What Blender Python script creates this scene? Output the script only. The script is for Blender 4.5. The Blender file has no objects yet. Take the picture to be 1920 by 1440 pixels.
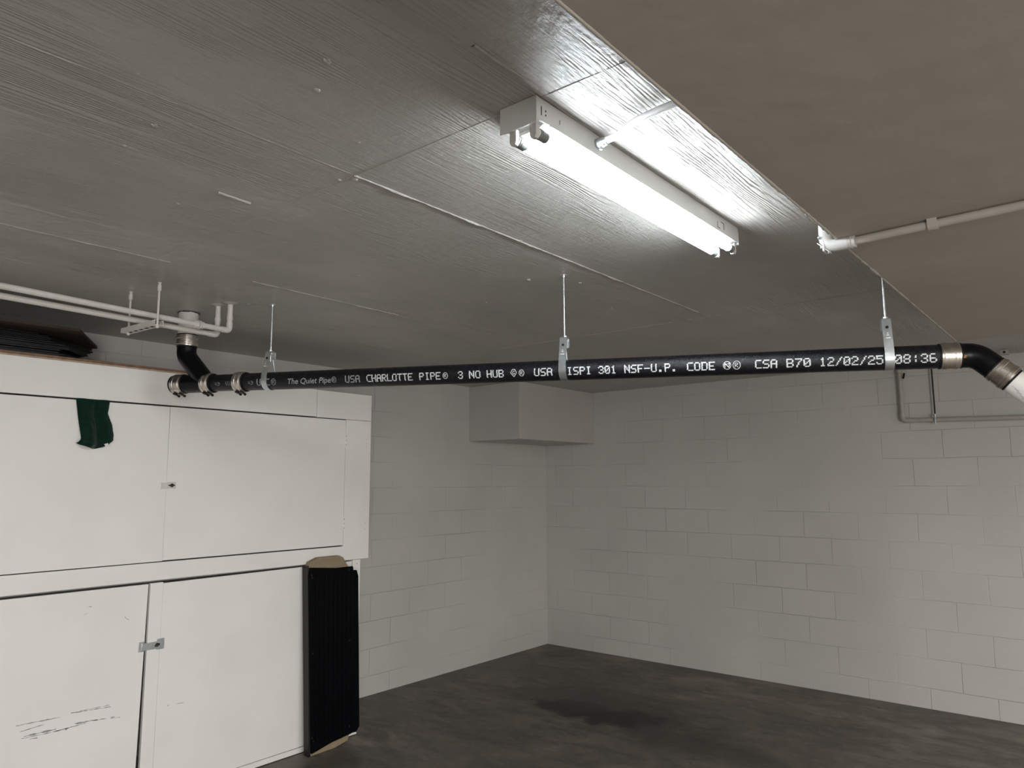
import bpy, bmesh, math, random
from mathutils import Vector, Matrix, noise
random.seed(7)
PI = math.pi
CH = 1.606                      # height of the lens above the slab; builders below take z measured from the lens
scn = bpy.context.scene
COL = scn.collection

# ------------------------------------------------------------------ camera, world, light, exposure
cam = bpy.data.objects.new('camera', bpy.data.cameras.new('camera'))
COL.objects.link(cam)
F_PX = 1366.31
cam.data.sensor_width = 36.0
cam.data.lens = F_PX / 1920 * 36.0
cam.data.clip_start = 0.02
yaw, pitch, roll = math.radians(-39.45413503), math.radians(7.62606533), math.radians(-0.25142585)
fw = Vector((math.sin(yaw) * math.cos(pitch), math.cos(yaw) * math.cos(pitch), math.sin(pitch)))
rt = Vector((math.cos(yaw), -math.sin(yaw), 0))
up = rt.cross(fw)
rt2 = math.cos(roll) * rt + math.sin(roll) * up
up2 = -math.sin(roll) * rt + math.cos(roll) * up
cam.matrix_world = Matrix(((rt2.x, up2.x, -fw.x, 0), (rt2.y, up2.y, -fw.y, 0), (rt2.z, up2.z, -fw.z, CH), (0, 0, 0, 1)))
scn.camera = cam

w = bpy.data.worlds.new('world'); scn.world = w; w.use_nodes = True
w.node_tree.nodes['Background'].inputs[0].default_value = (0.9, 0.85, 0.78, 1)
w.node_tree.nodes['Background'].inputs[1].default_value = 0.02
scn.view_settings.view_transform = 'Standard'
scn.view_settings.look = 'None'
scn.view_settings.gamma = 1
scn.view_settings.use_curve_mapping = False
scn.view_settings.exposure = 0.0

TUBE_STRENGTH = 66.0
def area(name, loc, target, size, size_y, power, color):
    d = bpy.data.lights.new(name, 'AREA'); d.shape = 'RECTANGLE'
    d.size = size; d.size_y = size_y; d.energy = power; d.color = color
    o = bpy.data.objects.new(name, d); COL.objects.link(o)
    o.location = loc
    o.rotation_euler = (Vector(target) - Vector(loc)).to_track_quat('-Z', 'Y').to_euler()
    return o
# added out-of-frame fill: one broad from the right, two facing down below the soffit
area('side_fill_light', (4.3, -2.0, 1.25), (-3.9, 1.8, 1.25), 3.4, 2.2, 385.0, (1.0, 0.985, 0.96))
area('overhead_fill_light', (2.2, 0.2, 2.26), (2.2, 0.2, 0), 0.3, 1.2, 120.0, (1.0, 0.975, 0.94))
area('overhead_fill_light', (2.6, 3.0, 2.26), (2.6, 3.0, 0), 0.6, 1.2, 165.0, (1.0, 0.975, 0.94))

# ------------------------------------------------------------------ materials
def new_mat(name):
    m = bpy.data.materials.new(name); m.use_nodes = True
    nt = m.node_tree; b = nt.nodes['Principled BSDF']
    return m, nt, b
def N(nt, typ, **kw):
    n = nt.nodes.new(typ)
    for k, v in kw.items(): setattr(n, k, v)
    return n
def coords(nt, scale=(1, 1, 1), loc=(0, 0, 0), rot=(0, 0, 0)):
    g = N(nt, 'ShaderNodeNewGeometry')
    mp = N(nt, 'ShaderNodeMapping')
    mp.inputs['Scale'].default_value = scale; mp.inputs['Location'].default_value = loc; mp.inputs['Rotation'].default_value = rot
    nt.links.new(g.outputs['Position'], mp.inputs['Vector'])
    return mp.outputs[0]
def tex(nt, vec, scale, detail=3, rough=0.5, dist=0.0):
    n = N(nt, 'ShaderNodeTexNoise')
    n.inputs['Scale'].default_value = scale; n.inputs['Detail'].default_value = detail
    n.inputs['Roughness'].default_value = rough; n.inputs['Distortion'].default_value = dist
    nt.links.new(vec, n.inputs['Vector'])
    return n.outputs['Fac']
def ramp(nt, fac, stops):
    r = N(nt, 'ShaderNodeValToRGB')
    els = r.color_ramp.elements
    while len(els) < len(stops): els.new(0.5)
    for e, (p, c) in zip(els, stops):
        e.position = p; e.color = (c[0], c[1], c[2], 1) if hasattr(c, '__len__') else (c, c, c, 1)
    nt.links.new(fac, r.inputs[0])
    return r.outputs[0]
def math_(nt, op, a, b=None, clamp=False):
    n = N(nt, 'ShaderNodeMath', operation=op); n.use_clamp = clamp
    for i, v in enumerate((a, b)):
        if v is None: continue
        if isinstance(v, (int, float)): n.inputs[i].default_value = v
        else: nt.links.new(v, n.inputs[i])
    return n.outputs[0]
def mix(nt, fac, a, b):
    n = N(nt, 'ShaderNodeMix', data_type='RGBA')
    if isinstance(fac, (int, float)): n.inputs[0].default_value = fac
    else: nt.links.new(fac, n.inputs[0])
    for i, v in ((6, a), (7, b)):
        if hasattr(v, '__len__'): n.inputs[i].default_value = (v[0], v[1], v[2], 1)
        else: nt.links.new(v, n.inputs[i])
    return n.outputs[2]
def bump(nt, b, height, dist, strength=1.0, prev=None):
    n = N(nt, 'ShaderNodeBump')
    n.inputs['Distance'].default_value = dist; n.inputs['Strength'].default_value = strength
    nt.links.new(height, n.inputs['Height'])
    if prev: nt.links.new(prev, n.inputs['Normal'])
    nt.links.new(n.outputs[0], b.inputs['Normal'])
    return n.outputs[0]

def simple(name, col, rough=0.5, metal=0.0, var=0.12, scale=12, bmp=0.0, bscale=80, spec=0.5):
    m, nt, b = new_mat(name)
    v = coords(nt)
    f = tex(nt, v, scale, 4)
    c0 = tuple(max(0, c * (1 - var)) for c in col); c1 = tuple(min(1, c * (1 + var)) for c in col)
    nt.links.new(ramp(nt, f, [(0.3, c0), (0.7, c1)]), b.inputs['Base Color'])
    b.inputs['Roughness'].default_value = rough; b.inputs['Metallic'].default_value = metal
    b.inputs['Specular IOR Level'].default_value = spec
    if bmp: bump(nt, b, tex(nt, v, bscale, 4), bmp)
    return m

M = {}
M['paint'] = simple('white_paint', (0.87, 0.85, 0.82), 0.45, var=0.03, scale=3, bmp=0.0004, bscale=40)
M['bulk'] = simple('bulkhead_paint', (0.50, 0.478, 0.452), 0.55, var=0.03, scale=3)
M['pipe_paint'] = simple('painted_pipe', (0.66, 0.63, 0.59), 0.42, var=0.06, scale=15, bmp=0.0006, bscale=60)
M['drain_white'] = simple('white_drain_paint', (0.76, 0.73, 0.69), 0.4, var=0.06, scale=20, bmp=0.0006, bscale=50)
M['fixture'] = simple('fixture_enamel', (0.72, 0.72, 0.71), 0.38, var=0.03, scale=12)
M['cover'] = simple('reflector_enamel', (0.85, 0.84, 0.80), 0.35, var=0.02)
M['grey_paint'] = simple('conduit_paint', (0.42, 0.39, 0.35), 0.45, var=0.06, scale=20, bmp=0.0005, bscale=60)
M['fit'] = simple('fitting_paint', (0.52, 0.51, 0.50), 0.45, var=0.05, scale=20, bmp=0.0006, bscale=60)
M['steel'] = simple('zinc_steel', (0.62, 0.66, 0.68), 0.34, 0.9, var=0.12, scale=45, bmp=0.0003, bscale=120)
M['stainless'] = simple('stainless_band', (0.62, 0.57, 0.52), 0.30, 1.0, var=0.18, scale=30, bmp=0.0006, bscale=35)
M['dark_metal'] = simple('dark_metal', (0.05, 0.048, 0.045), 0.45, 0.7, var=0.2)
M['rubber'] = simple('black_rubber', (0.005, 0.005, 0.006), 0.55, var=0.2, spec=0.25)
M['cap'] = simple('lamp_cap_metal', (0.20, 0.205, 0.20), 0.5, 0.2, var=0.05)
M['holder'] = simple('lampholder_plastic', (0.55, 0.54, 0.52), 0.5, var=0.1, scale=60)
M['void'] = simple('dark_gap', (0.01, 0.009, 0.008), 0.9, var=0.1)
M['wood_raw'] = simple('raw_plywood', (0.20, 0.115, 0.07), 0.7, var=0.25, scale=30)
M['wood_light'] = simple('pale_plywood', (0.42, 0.33, 0.24), 0.7, var=0.15, scale=30)
M['brownboard'] = simple('brown_hardboard', (0.040, 0.025, 0.017), 0.7, var=0.2, scale=20)
M['blacksheet'] = simple('black_sheet', (0.006, 0.006, 0.007), 0.45, var=0.3, scale=30, spec=0.3)
M['blackplastic'] = simple('black_plastic', (0.0015, 0.0020, 0.0030), 0.5, var=0.3, scale=20, bmp=0.0004, bscale=50, spec=0.08)
M['greyplastic'] = simple('charcoal_plastic', (0.006, 0.0065, 0.0075), 0.5, var=0.2, scale=20)
M['card'] = simple('tan_cardboard', (0.27, 0.215, 0.135), 0.8, var=0.12, scale=25, bmp=0.0005)
M['tag'] = simple('white_tag', (0.75, 0.75, 0.74), 0.6, var=0.02)
M['ink'] = simple('white_ink', (0.68, 0.70, 0.71), 0.55, var=0.2, scale=150)
M['ink_dim'] = simple('faded_white_ink', (0.36, 0.37, 0.38), 0.6, var=0.3, scale=150)
M['orange'] = simple('orange_dab', (0.40, 0.17, 0.04), 0.6)
M['scuff'] = simple('grey_scuff', (0.30, 0.30, 0.31), 0.7, var=0.4, scale=120)

def mk_cloth():
    m, nt, b = new_mat('green_fabric')
    v = coords(nt)
    f = tex(nt, v, 40, 5)
    nt.links.new(ramp(nt, f, [(0.3, (0.003, 0.018, 0.011)), (0.7, (0.005, 0.030, 0.018))]), b.inputs['Base Color'])
    b.inputs['Roughness'].default_value = 0.95; b.inputs['Specular IOR Level'].default_value = 0.1
    b.inputs['Sheen Weight'].default_value = 0.15
    bump(nt, b, tex(nt, v, 500, 2), 0.001)
    return m
M['cloth'] = mk_cloth()

def mk_iron():
    m, nt, b = new_mat('coated_cast_iron')
    v = coords(nt)
    f = tex(nt, v, 60, 5, 0.6)
    nt.links.new(ramp(nt, f, [(0.3, (0.003, 0.003, 0.005)), (0.75, (0.010, 0.010, 0.014))]), b.inputs['Base Color'])
    b.inputs['Specular IOR Level'].default_value = 0.38
    nt.links.new(ramp(nt, tex(nt, v, 90, 3), [(0.3, 0.24), (0.7, 0.40)]), b.inputs['Roughness'])
    bump(nt, b, tex(nt, v, 170, 4, 0.65), 0.0022)
    return m
M['iron'] = mk_iron()
M['iron_smooth'] = simple('smooth_black_casting', (0.003, 0.003, 0.0045), 0.3, var=0.3, scale=40, bmp=0.0004, bscale=60, spec=0.22)

def mk_tube():
    m, nt, b = new_mat('lit_tube')
    b.inputs['Base Color'].default_value = (0.9, 0.9, 0.9, 1)
    b.inputs['Emission Color'].default_value = (0.86, 0.94, 1.0, 1)
    b.inputs['Emission Strength'].default_value = TUBE_STRENGTH
    return m
M['tube'] = mk_tube()

def mk_block(name, axis, y0, zoff):
    """painted concrete block: joints as shallow grooves, running bond"""
    m, nt, b = new_mat(name)
    g = N(nt, 'ShaderNodeNewGeometry'); s = N(nt, 'ShaderNodeSeparateXYZ'); nt.links.new(g.outputs['Position'], s.inputs[0])
    c = N(nt, 'ShaderNodeCombineXYZ')
    u = math_(nt, 'SUBTRACT', s.outputs[axis], y0); vz = math_(nt, 'SUBTRACT', s.outputs[2], zoff)
    wob = math_(nt, 'MULTIPLY', math_(nt, 'SUBTRACT', tex(nt, g.outputs['Position'], 3, 2), 0.5), 0.012)
    nt.links.new(math_(nt, 'ADD', u, wob), c.inputs[0]); nt.links.new(math_(nt, 'ADD', vz, wob), c.inputs[1])
    br = N(nt, 'ShaderNodeTexBrick'); nt.links.new(c.outputs[0], br.inputs['Vector'])
    br.offset = 0.5; br.offset_frequency = 2
    br.inputs['Scale'].default_value = 1; br.inputs['Brick Width'].default_value = 0.4064; br.inputs['Row Height'].default_value = 0.2032
    br.inputs['Mortar Size'].default_value = 0.0035; br.inputs['Mortar Smooth'].default_value = 0.6
    strength = ramp(nt, tex(nt, g.outputs['Position'], 1.6, 3), [(0.35, 0.15), (0.65, 1.0)])
    groove = math_(nt, 'MULTIPLY', br.outputs['Fac'], strength)
    inv = math_(nt, 'SUBTRACT', 1.0, groove)
    base = ramp(nt, tex(nt, g.outputs['Position'], 1.3, 3), [(0.3, (0.515, 0.502, 0.478)), (0.7, (0.575, 0.56, 0.533))])
    br.inputs['Color1'].default_value = (1, 1, 1, 1); br.inputs['Color2'].default_value = (0.985, 0.985, 0.985, 1); br.inputs['Mortar'].default_value = (1, 1, 1, 1)
    mm = N(nt, 'ShaderNodeMix', data_type='RGBA', blend_type='MULTIPLY'); mm.inputs[0].default_value = 1.0
    nt.links.new(base, mm.inputs[6]); nt.links.new(br.outputs['Color'], mm.inputs[7])
    nt.links.new(mix(nt, math_(nt, 'MULTIPLY', groove, 0.20), mm.outputs[2], (0.30, 0.28, 0.255)), b.inputs['Base Color'])
    b.inputs['Roughness'].default_value = 0.55; b.inputs['Specular IOR Level'].default_value = 0.35
    n1 = bump(nt, b, inv, 0.0024)
    bump(nt, b, tex(nt, g.outputs['Position'], 90, 4), 0.0012, prev=n1)
    return m
ZC = -1.468 + CH - 0.2032 * 2
M['blockA'] = mk_block('painted_block_side', 1, 3.983 - 0.4064 * 30, ZC)
M['blockB'] = mk_block('painted_block_end', 0, -1.969 - 0.4064 * 30 , ZC)

def mk_ply():
    """plywood deck under thick white paint: raised grain, knots, brush marks"""
    m, nt, b = new_mat('painted_plywood')
    P = coords(nt)
    col = ramp(nt, tex(nt, P, 2.2, 4), [(0.3, (0.395, 0.376, 0.348)), (0.7, (0.455, 0.435, 0.402))])
    nt.links.new(col, b.inputs['Base Color'])
    b.inputs['Roughness'].default_value = 0.34
    b.inputs['Specular IOR Level'].default_value = 0.75
    # long grain along y
    g1 = tex(nt, coords(nt, (150, 8, 1)), 1.0, 4, 0.6, 0.8)
    # cathedral figure
    wv = N(nt, 'ShaderNodeTexWave', wave_type='BANDS', bands_direction='X')
    wv.inputs['Scale'].default_value = 1.0; wv.inputs['Distortion'].default_value = 26; wv.inputs['Detail'].default_value = 2.5
    wv.inputs['Detail Scale'].default_value = 0.55; wv.inputs['Detail Roughness'].default_value = 0.5
    nt.links.new(coords(nt, (26, 2.4, 1)), wv.inputs['Vector'])
    m1 = ramp(nt, tex(nt, coords(nt, (3.0, 1.1, 1), (3.1, 0.4, 0)), 1.0, 3), [(0.44, 0.0), (0.60, 1.0)])
    m2 = ramp(nt, tex(nt, coords(nt, (2.4, 1.2, 1), (9.1, 5.4, 0)), 1.0, 3), [(0.46, 0.0), (0.62, 1.0)])
    a = math_(nt, 'MULTIPLY', g1, math_(nt, 'ADD', m1, 0.28))
    c = math_(nt, 'MULTIPLY', wv.outputs['Fac'], math_(nt, 'MULTIPLY', m2, 0.55))
    n1 = bump(nt, b, math_(nt, 'ADD', a, c), 0.0046)
    n2 = bump(nt, b, tex(nt, P, 22, 3), 0.004, prev=n1)
    n3 = bump(nt, b, tex(nt, P, 160, 3), 0.0007, prev=n2)
    return m
M['ply'] = mk_ply()

def mk_soffit():
    m, nt, b = new_mat('painted_plaster')
    P = coords(nt)
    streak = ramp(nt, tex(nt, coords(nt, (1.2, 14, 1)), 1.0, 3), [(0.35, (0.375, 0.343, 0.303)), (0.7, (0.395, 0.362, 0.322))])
    nt.links.new(streak, b.inputs['Base Color'])
    b.inputs['Roughness'].default_value = 0.6
    bump(nt, b, tex(nt, P, 8, 4), 0.004)
    return m
M['soffit'] = mk_soffit()

def mk_floor():
    m, nt, b = new_mat('stained_concrete')
    P = coords(nt)
    n1 = tex(nt, P, 1.1, 6, 0.6, 0.6)
    n2 = tex(nt, coords(nt, (0.9, 2.2, 1), rot=(0, 0, 0.5)), 2.5, 6, 0.65, 1.0)
    base = ramp(nt, n1, [(0.34, (0.070, 0.060, 0.047)), (0.50, (0.135, 0.118, 0.094)), (0.66, (0.235, 0.212, 0.172))])
    base = mix(nt, ramp(nt, n2, [(0.42, 0.0), (0.62, 0.7)]), base, (0.055, 0.048, 0.040))
    n3 = tex(nt, P, 14, 5, 0.7)
    base = mix(nt, ramp(nt, n3, [(0.48, 0.0), (0.75, 0.5)]), base, (0.20, 0.18, 0.15))
    n4 = tex(nt, coords(nt, (1.5, 9, 1), rot=(0, 0, -0.25)), 2.0, 5, 0.7, 0.8)
    base = mix(nt, ramp(nt, n4, [(0.5, 0.0), (0.7, 0.5)]), base, (0.065, 0.058, 0.048))
    sp = N(nt, 'ShaderNodeTexVoronoi'); sp.inputs['Scale'].default_value = 3.5; nt.links.new(P, sp.inputs['Vector'])
    base = mix(nt, ramp(nt, sp.outputs['Distance'], [(0.035, 0.9), (0.05, 0.0)]), base, (0.02, 0.018, 0.015))
    s = N(nt, 'ShaderNodeSeparateXYZ'); g = N(nt, 'ShaderNodeNewGeometry'); nt.links.new(g.outputs['Position'], s.inputs[0])
    def blob(cx, cy, rx, ry, ang, lo, hi, wob, wscale=4.5):
        ca, sa = math.cos(ang), math.sin(ang)
        dx = math_(nt, 'SUBTRACT', s.outputs[0], cx); dy = math_(nt, 'SUBTRACT', s.outputs[1], cy)
        u = math_(nt, 'ADD', math_(nt, 'MULTIPLY', dx, ca / rx), math_(nt, 'MULTIPLY', dy, sa / rx))
        v = math_(nt, 'ADD', math_(nt, 'MULTIPLY', dx, -sa / ry), math_(nt, 'MULTIPLY', dy, ca / ry))
        d = math_(nt, 'SQRT', math_(nt, 'ADD', math_(nt, 'MULTIPLY', u, u), math_(nt, 'MULTIPLY', v, v)))
        d = math_(nt, 'ADD', d, math_(nt, 'MULTIPLY', math_(nt, 'SUBTRACT', tex(nt, P, wscale, 5, 0.6), 0.5), wob))
        return ramp(nt, d, [(lo, 1.0), (hi, 0.0)])
    dark = (0.009, 0.0085, 0.008)
    base = mix(nt, math_(nt, 'MULTIPLY', blob(-2.85, 4.60, 1.15, 0.62, -0.1, 0.35, 1.15, 1.3), 0.78), base, (0.036, 0.032, 0.028))
    base = mix(nt, math_(nt, 'MULTIPLY', blob(-3.15, 4.50, 0.30, 0.20, 0.2, 0.70, 1.0, 1.5, 6), 0.9), base, dark)
    base = mix(nt, math_(nt, 'MULTIPLY', blob(-2.76, 4.50, 0.34, 0.19, 0.5, 0.70, 1.0, 1.5, 6), 0.92), base, dark)
    base = mix(nt, math_(nt, 'MULTIPLY', blob(-2.05, 4.35, 0.75, 0.22, -0.1, 0.4, 1.1, 1.2), 0.6), base, (0.03, 0.028, 0.025))
    # fine dark vein around the stain
    vo = N(nt, 'ShaderNodeTexVoronoi', feature='DISTANCE_TO_EDGE'); vo.inputs['Scale'].default_value = 4.2
    mpv = coords(nt); nt.links.new(mpv, vo.inputs['Vector'])
    vein = ramp(nt, vo.outputs['Distance'], [(0.0, 1.0), (0.03, 0.0)])
    base = mix(nt, math_(nt, 'MULTIPLY', math_(nt, 'MULTIPLY', vein, blob(-3.2, 4.72, 0.42, 0.28, 0.0, 0.5, 1.0, 0.8)), 0.8), base, (0.015, 0.014, 0.013))
    nt.links.new(base, b.inputs['Base Color'])
    nt.links.new(ramp(nt, n1, [(0.3, 0.42), (0.7, 0.62)]), b.inputs['Roughness'])
    n_1 = bump(nt, b, n3, 0.003)
    bump(nt, b, tex(nt, P, 120, 3), 0.0008, prev=n_1)
    return m
M['floor'] = mk_floor()

# ------------------------------------------------------------------ mesh helpers
def BM(): return bmesh.new()
def T(p): return Vector((p[0], p[1], p[2] + CH))
def box(bm, x0, x1, y0, y1, z0, z1):
    vs = [bm.verts.new(T((x, y, z))) for z in (z0, z1) for y in (y0, y1) for x in (x0, x1)]
    for f in ((0, 2, 3, 1), (4, 5, 7, 6), (0, 1, 5, 4), (1, 3, 7, 5), (3, 2, 6, 7), (2, 0, 4, 6)):
        bm.faces.new([vs[i] for i in f])
    return vs
def obox(bm, c, ax, ay, az, sx, sy, sz):
    """box centred at c with unit axes ax, ay, az and full sizes"""
    c = T(c); ax, ay, az = Vector(ax), Vector(ay), Vector(az)
    vs = [bm.verts.new(c + ax * sx * i / 2 + ay * sy * j / 2 + az * sz * k / 2) for k in (-1, 1) for j in (-1, 1) for i in (-1, 1)]
    for f in ((0, 2, 3, 1), (4, 5, 7, 6), (0, 1, 5, 4), (1, 3, 7, 5), (3, 2, 6, 7), (2, 0, 4, 6)):
        bm.faces.new([vs[i] for i in f])
def frame_of(d, hint=None):
    d = Vector(d).normalized()
    h = Vector(hint) if hint else (Vector((0, 0, 1)) if abs(d.z) < 0.9 else Vector((1, 0, 0)))
    u = (h - d * h.dot(d)).normalized(); v = d.cross(u)
    return u, v
def sweep(bm, pts, radii, n=24, caps=True):
    """round tube through pts with a radius at each"""
    pts = [T(p) for p in pts]; rings = []
    if not hasattr(radii, '__len__'): radii = [radii] * len(pts)
    u = None
    for i, p in enumerate(pts):
        a = pts[max(i - 1, 0)]; b = pts[min(i + 1, len(pts) - 1)]
        d = (b - a)
        if d.length < 1e-9: d = pts[min(i + 2, len(pts) - 1)] - pts[max(i - 2, 0)]
        d.normalize()
        if u is None: u, _ = frame_of(d)
        else: u = (u - d * u.dot(d)).normalized()
        v = d.cross(u)
        rings.append([bm.verts.new(p + (u * math.cos(2 * PI * k / n) + v * math.sin(2 * PI * k / n)) * radii[i]) for k in range(n)])
    for r0, r1 in zip(rings, rings[1:]):
        for k in range(n): 
            f = bm.faces.new((r0[k], r0[(k + 1) % n], r1[(k + 1) % n], r1[k])); f.smooth = True
    if caps:
        bm.faces.new(rings[0][::-1]); bm.faces.new(rings[-1])
def lathe(bm, base, d, prof, n=32):
    """profile [(distance along d, radius)] with sharp steps"""
    d = Vector(d).normalized(); base = Vector(base)
    sweep_pts = []; rad = []
    u, v = frame_of(d); rings = []
    for t, r in prof:
        c = T(base + d * t)
        rings.append([bm.verts.new(c + (u * math.cos(2 * PI * k / n) + v * math.sin(2 * PI * k / n)) * max(r, 1e-5)) for k in range(n)])
    for i, (r0, r1) in enumerate(zip(rings, rings[1:])):
        for k in range(n):
            f = bm.faces.new((r0[k], r0[(k + 1) % n], r1[(k + 1) % n], r1[k]))
            f.smooth = True
    bm.faces.new(rings[0][::-1]); bm.faces.new(rings[-1])
def arc(c, u, v, r, a0, a1, n=10):
    c, u, v = Vector(c), Vector(u), Vector(v)
    return [c + u * r * math.cos(a0 + (a1 - a0) * i / n) + v * r * math.sin(a0 + (a1 - a0) * i / n) for i in range(n + 1)]
def fillet(pts, r, n=8):
    """polyline with rounded corners"""
    pts = [Vector(p) for p in pts]; out = [pts[0]]
    for i in range(1, len(pts) - 1):
        a, b, c = pts[i - 1], pts[i], pts[i + 1]
        d0 = (a - b).normalized(); d1 = (c - b).normalized()
        ang = d0.angle(d1); L = min(r / math.tan(ang / 2), (a - b).length * .49, (c - b).length * .49)
        p0 = b + d0 * L; p1 = b + d1 * L
        for k in range(n + 1):
            t = k / n
            out.append((1 - t) ** 2 * p0 + 2 * t * (1 - t) * b + t * t * p1)
    out.append(pts[-1]); return out
def prism(bm, poly, off):
    """closed polygon (cam-relative points) extruded by vector off"""
    off = Vector(off)
    a = [bm.verts.new(T(p)) for p in poly]; b = [bm.verts.new(T(Vector(p) + off)) for p in poly]
    bm.faces.new(a[::-1]); bm.faces.new(b)
    for i in range(len(a)): bm.faces.new((a[i], a[(i + 1) % len(a)], b[(i + 1) % len(a)], b[i]))
def worigin(o):
    v = Vector(o.location)
    while o.parent: o = o.parent; v += Vector(o.location)
    return v
def obj(name, bm, mat, parent=None, bevel=0.0, sharp=35):
    bmesh.ops.recalc_face_normals(bm, faces=bm.faces)
    me = bpy.data.meshes.new(name)
    if parent is not None: org = worigin(parent); loc = Vector((0, 0, 0))
    else:
        xs = [v.co.x for v in bm.verts]; ys = [v.co.y for v in bm.verts]; zs = [v.co.z for v in bm.verts]
        org = Vector(((min(xs) + max(xs)) / 2, (min(ys) + max(ys)) / 2, min(zs))); loc = org
    for v in bm.verts: v.co -= org
    bm.to_mesh(me); bm.free()
    me.materials.append(mat)
    try: me.set_sharp_from_angle(angle=math.radians(sharp))
    except Exception: pass
    o = bpy.data.objects.new(name, me); o.location = loc
    if parent is not None: o.parent = parent
    COL.objects.link(o)
    if bevel:
        md = o.modifiers.new('bevel', 'BEVEL'); md.width = bevel; md.segments = 2; md.limit_method = 'ANGLE'; md.angle_limit = math.radians(40)
    return o
def obj_split(name, bm, mat, parent, **k):
    """each loose piece becomes an object of its own"""
    left = set(bm.verts); out = []
    while left:
        seed = next(iter(sorted(left, key=lambda v: v.index))) if False else left.pop()
        isl = {seed}; st = [seed]
        while st:
            v = st.pop()
            for e in v.link_edges:
                q = e.other_vert(v)
                if q not in isl: isl.add(q); st.append(q); left.discard(q)
        nb = bmesh.new(); mp_ = {v: nb.verts.new(v.co) for v in isl}
        for f in bm.faces:
            if f.verts[0] in isl:
                try: nf = nb.faces.new([mp_[v] for v in f.verts]); nf.smooth = f.smooth
                except ValueError: pass
        out.append(obj(name, nb, mat, parent, **k))
    bm.free()
    return out
def thing(name, label, cat, loc, group=None):
    o = bpy.data.objects.new(name, None); o.empty_display_size = 0.05
    o.location = T(loc); COL.objects.link(o)
    o['label'] = label; o['category'] = cat
    if group: o['group'] = group
    return o
def tag(o, label, cat, group=None):
    o['label'] = label; o['category'] = cat
    if group: o['group'] = group
    return o
def struct(name, bm, mat, label, cat, parent=None, **k):
    o = obj(name, bm, mat, parent, **k); o['kind'] = 'structure'
    if parent is None: o['label'] = label; o['category'] = cat
    return o

# ------------------------------------------------------------------ room shell
XA, YB, HC = -4.534, 6.051, 0.866
XR, YK = 4.4, -5.2
b = BM(); box(b, XA - .2, XR + .2, YK - .2, YB + .2, -CH - .15, -CH); struct('floor', b, M['floor'], 'dark grey-brown concrete garage floor with an oil stain', 'floor')
b = BM(); box(b, XA - .2, XA, YK - .2, YB + .2, -CH, HC + .25); struct('wall_left', b, M['blockA'], 'white painted concrete block wall behind the cabinet', 'wall')
b = BM(); box(b, XA, XR, YB, YB + .2, -CH, HC + .25); struct('wall_back', b, M['blockB'], 'long white painted concrete block wall right of the corner', 'wall')
b = BM(); box(b, XR, XR + .2, YK - .2, YB + .2, -CH, HC + .25); struct('wall_right', b, M['blockA'], 'block wall outside the frame on the right', 'wall')
b = BM(); box(b, XA, XR, YK - .2, YK, -CH, HC + .25); struct('wall_front', b, M['blockB'], 'block wall behind the photographer', 'wall')

# plywood ceiling, with the ridges of paint and filler along its panel joints modelled in
b = BM(); box(b, XA, XR, YK, YB, HC, HC + .2)
def ridge(x0, y0, x1, y1, wd=0.006, hh=0.004, seed=0.0, step=0.012, gaps=0.0, rough=1.0):
    """irregular bead hanging under the ceiling"""
    L = math.hypot(x1 - x0, y1 - y0); n = max(2, int(L / step)); dx, dy = (x1 - x0) / L, (y1 - y0) / L
    rows = []
    for i in range(n + 1):
        t = L * i / n
        q = noise.noise(Vector((t * 9, seed, 0))); q2 = noise.noise(Vector((t * 45, seed, 3)))
        h = hh * max(0.0, 0.75 + rough * (0.75 * q + 0.5 * q2) - gaps); ww = wd * (0.8 + 0.5 * q + 0.25 * q2)
        off = 0.0016 * noise.noise(Vector((t * 6, seed, 7)))
        cx, cy = x0 + dx * t - dy * off, y0 + dy * t + dx * off
        prof = [(-.5, .0005), (-.3, -.7), (0, -1), (.3, -.7), (.5, .0005)]
        rows.append([b.verts.new(T((cx - dy * ww * a, cy + dx * ww * a, HC + (h * c if c < 0 else 0.0004)))) for a, c in prof])
    for r0, r1 in zip(rows, rows[1:]):
        for k in range(4): b.faces.new((r0[k], r0[k + 1], r1[k + 1], r1[k]))
# long joints (along y), then cross joints
ridge(-1.60, 0.2, -1.60, 1.24, 0.006, 0.0022, 1.0, gaps=.25)
ridge(-1.60, 1.24, -1.60, 3.60, 0.009, 0.0052, 2.0)
ridge(-2.815, 0.3, -2.815, 1.30, 0.007, 0.0035, 3.0)
ridge(-2.82, 1.66, -2.825, 2.50, 0.007, 0.0045, 4.0)
ridge(-2.83, 2.5, -2.84, 4.6, 0.004, 0.0015, 4.5, gaps=.3)
ridge(-0.92, 1.00, -0.92, 1.21, 0.014, 0.004, 5.0)
ridge(-4.40, 1.245, -1.60, 1.245, 0.005, 0.0022, 6.0, gaps=.1)
ridge(-1.60, 1.245, -0.60, 1.245, 0.005, 0.0022, 7.0)
ridge(-3.6, 3.60, -0.55, 3.60, 0.006, 0.0028, 8.0)
ridge(-2.008, 1.055, -2.013, 1.165, 0.010, 0.007, 9.0, rough=.3)
def splat(x, y, r=0.008, h=0.005, seed=0.0):
    """drip or filled fastener head in the paint"""
    n = 10; rings = []
    for fr, fh in ((1, 0), (.85, .6), (.5, 1)):
        rings.append([b.verts.new(T((x + r * fr * (1 + .35 * noise.noise(Vector((seed, k, 0)))) * math.cos(2 * PI * k / n),
                                     y + r * fr * (1 + .35 * noise.noise(Vector((seed, k, 5)))) * math.sin(2 * PI * k / n), HC + .0004 - h * fh))) for k in range(n)])
    c = b.verts.new(T((x, y, HC - h * .8)))
    for r0, r1 in zip(rings, rings[1:]):
        for k in range(n): b.faces.new((r0[k], r0[(k + 1) % n], r1[(k + 1) % n], r1[k]))
    for k in range(n): b.faces.new((rings[-1][k], rings[-1][(k + 1) % n], c))
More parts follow.
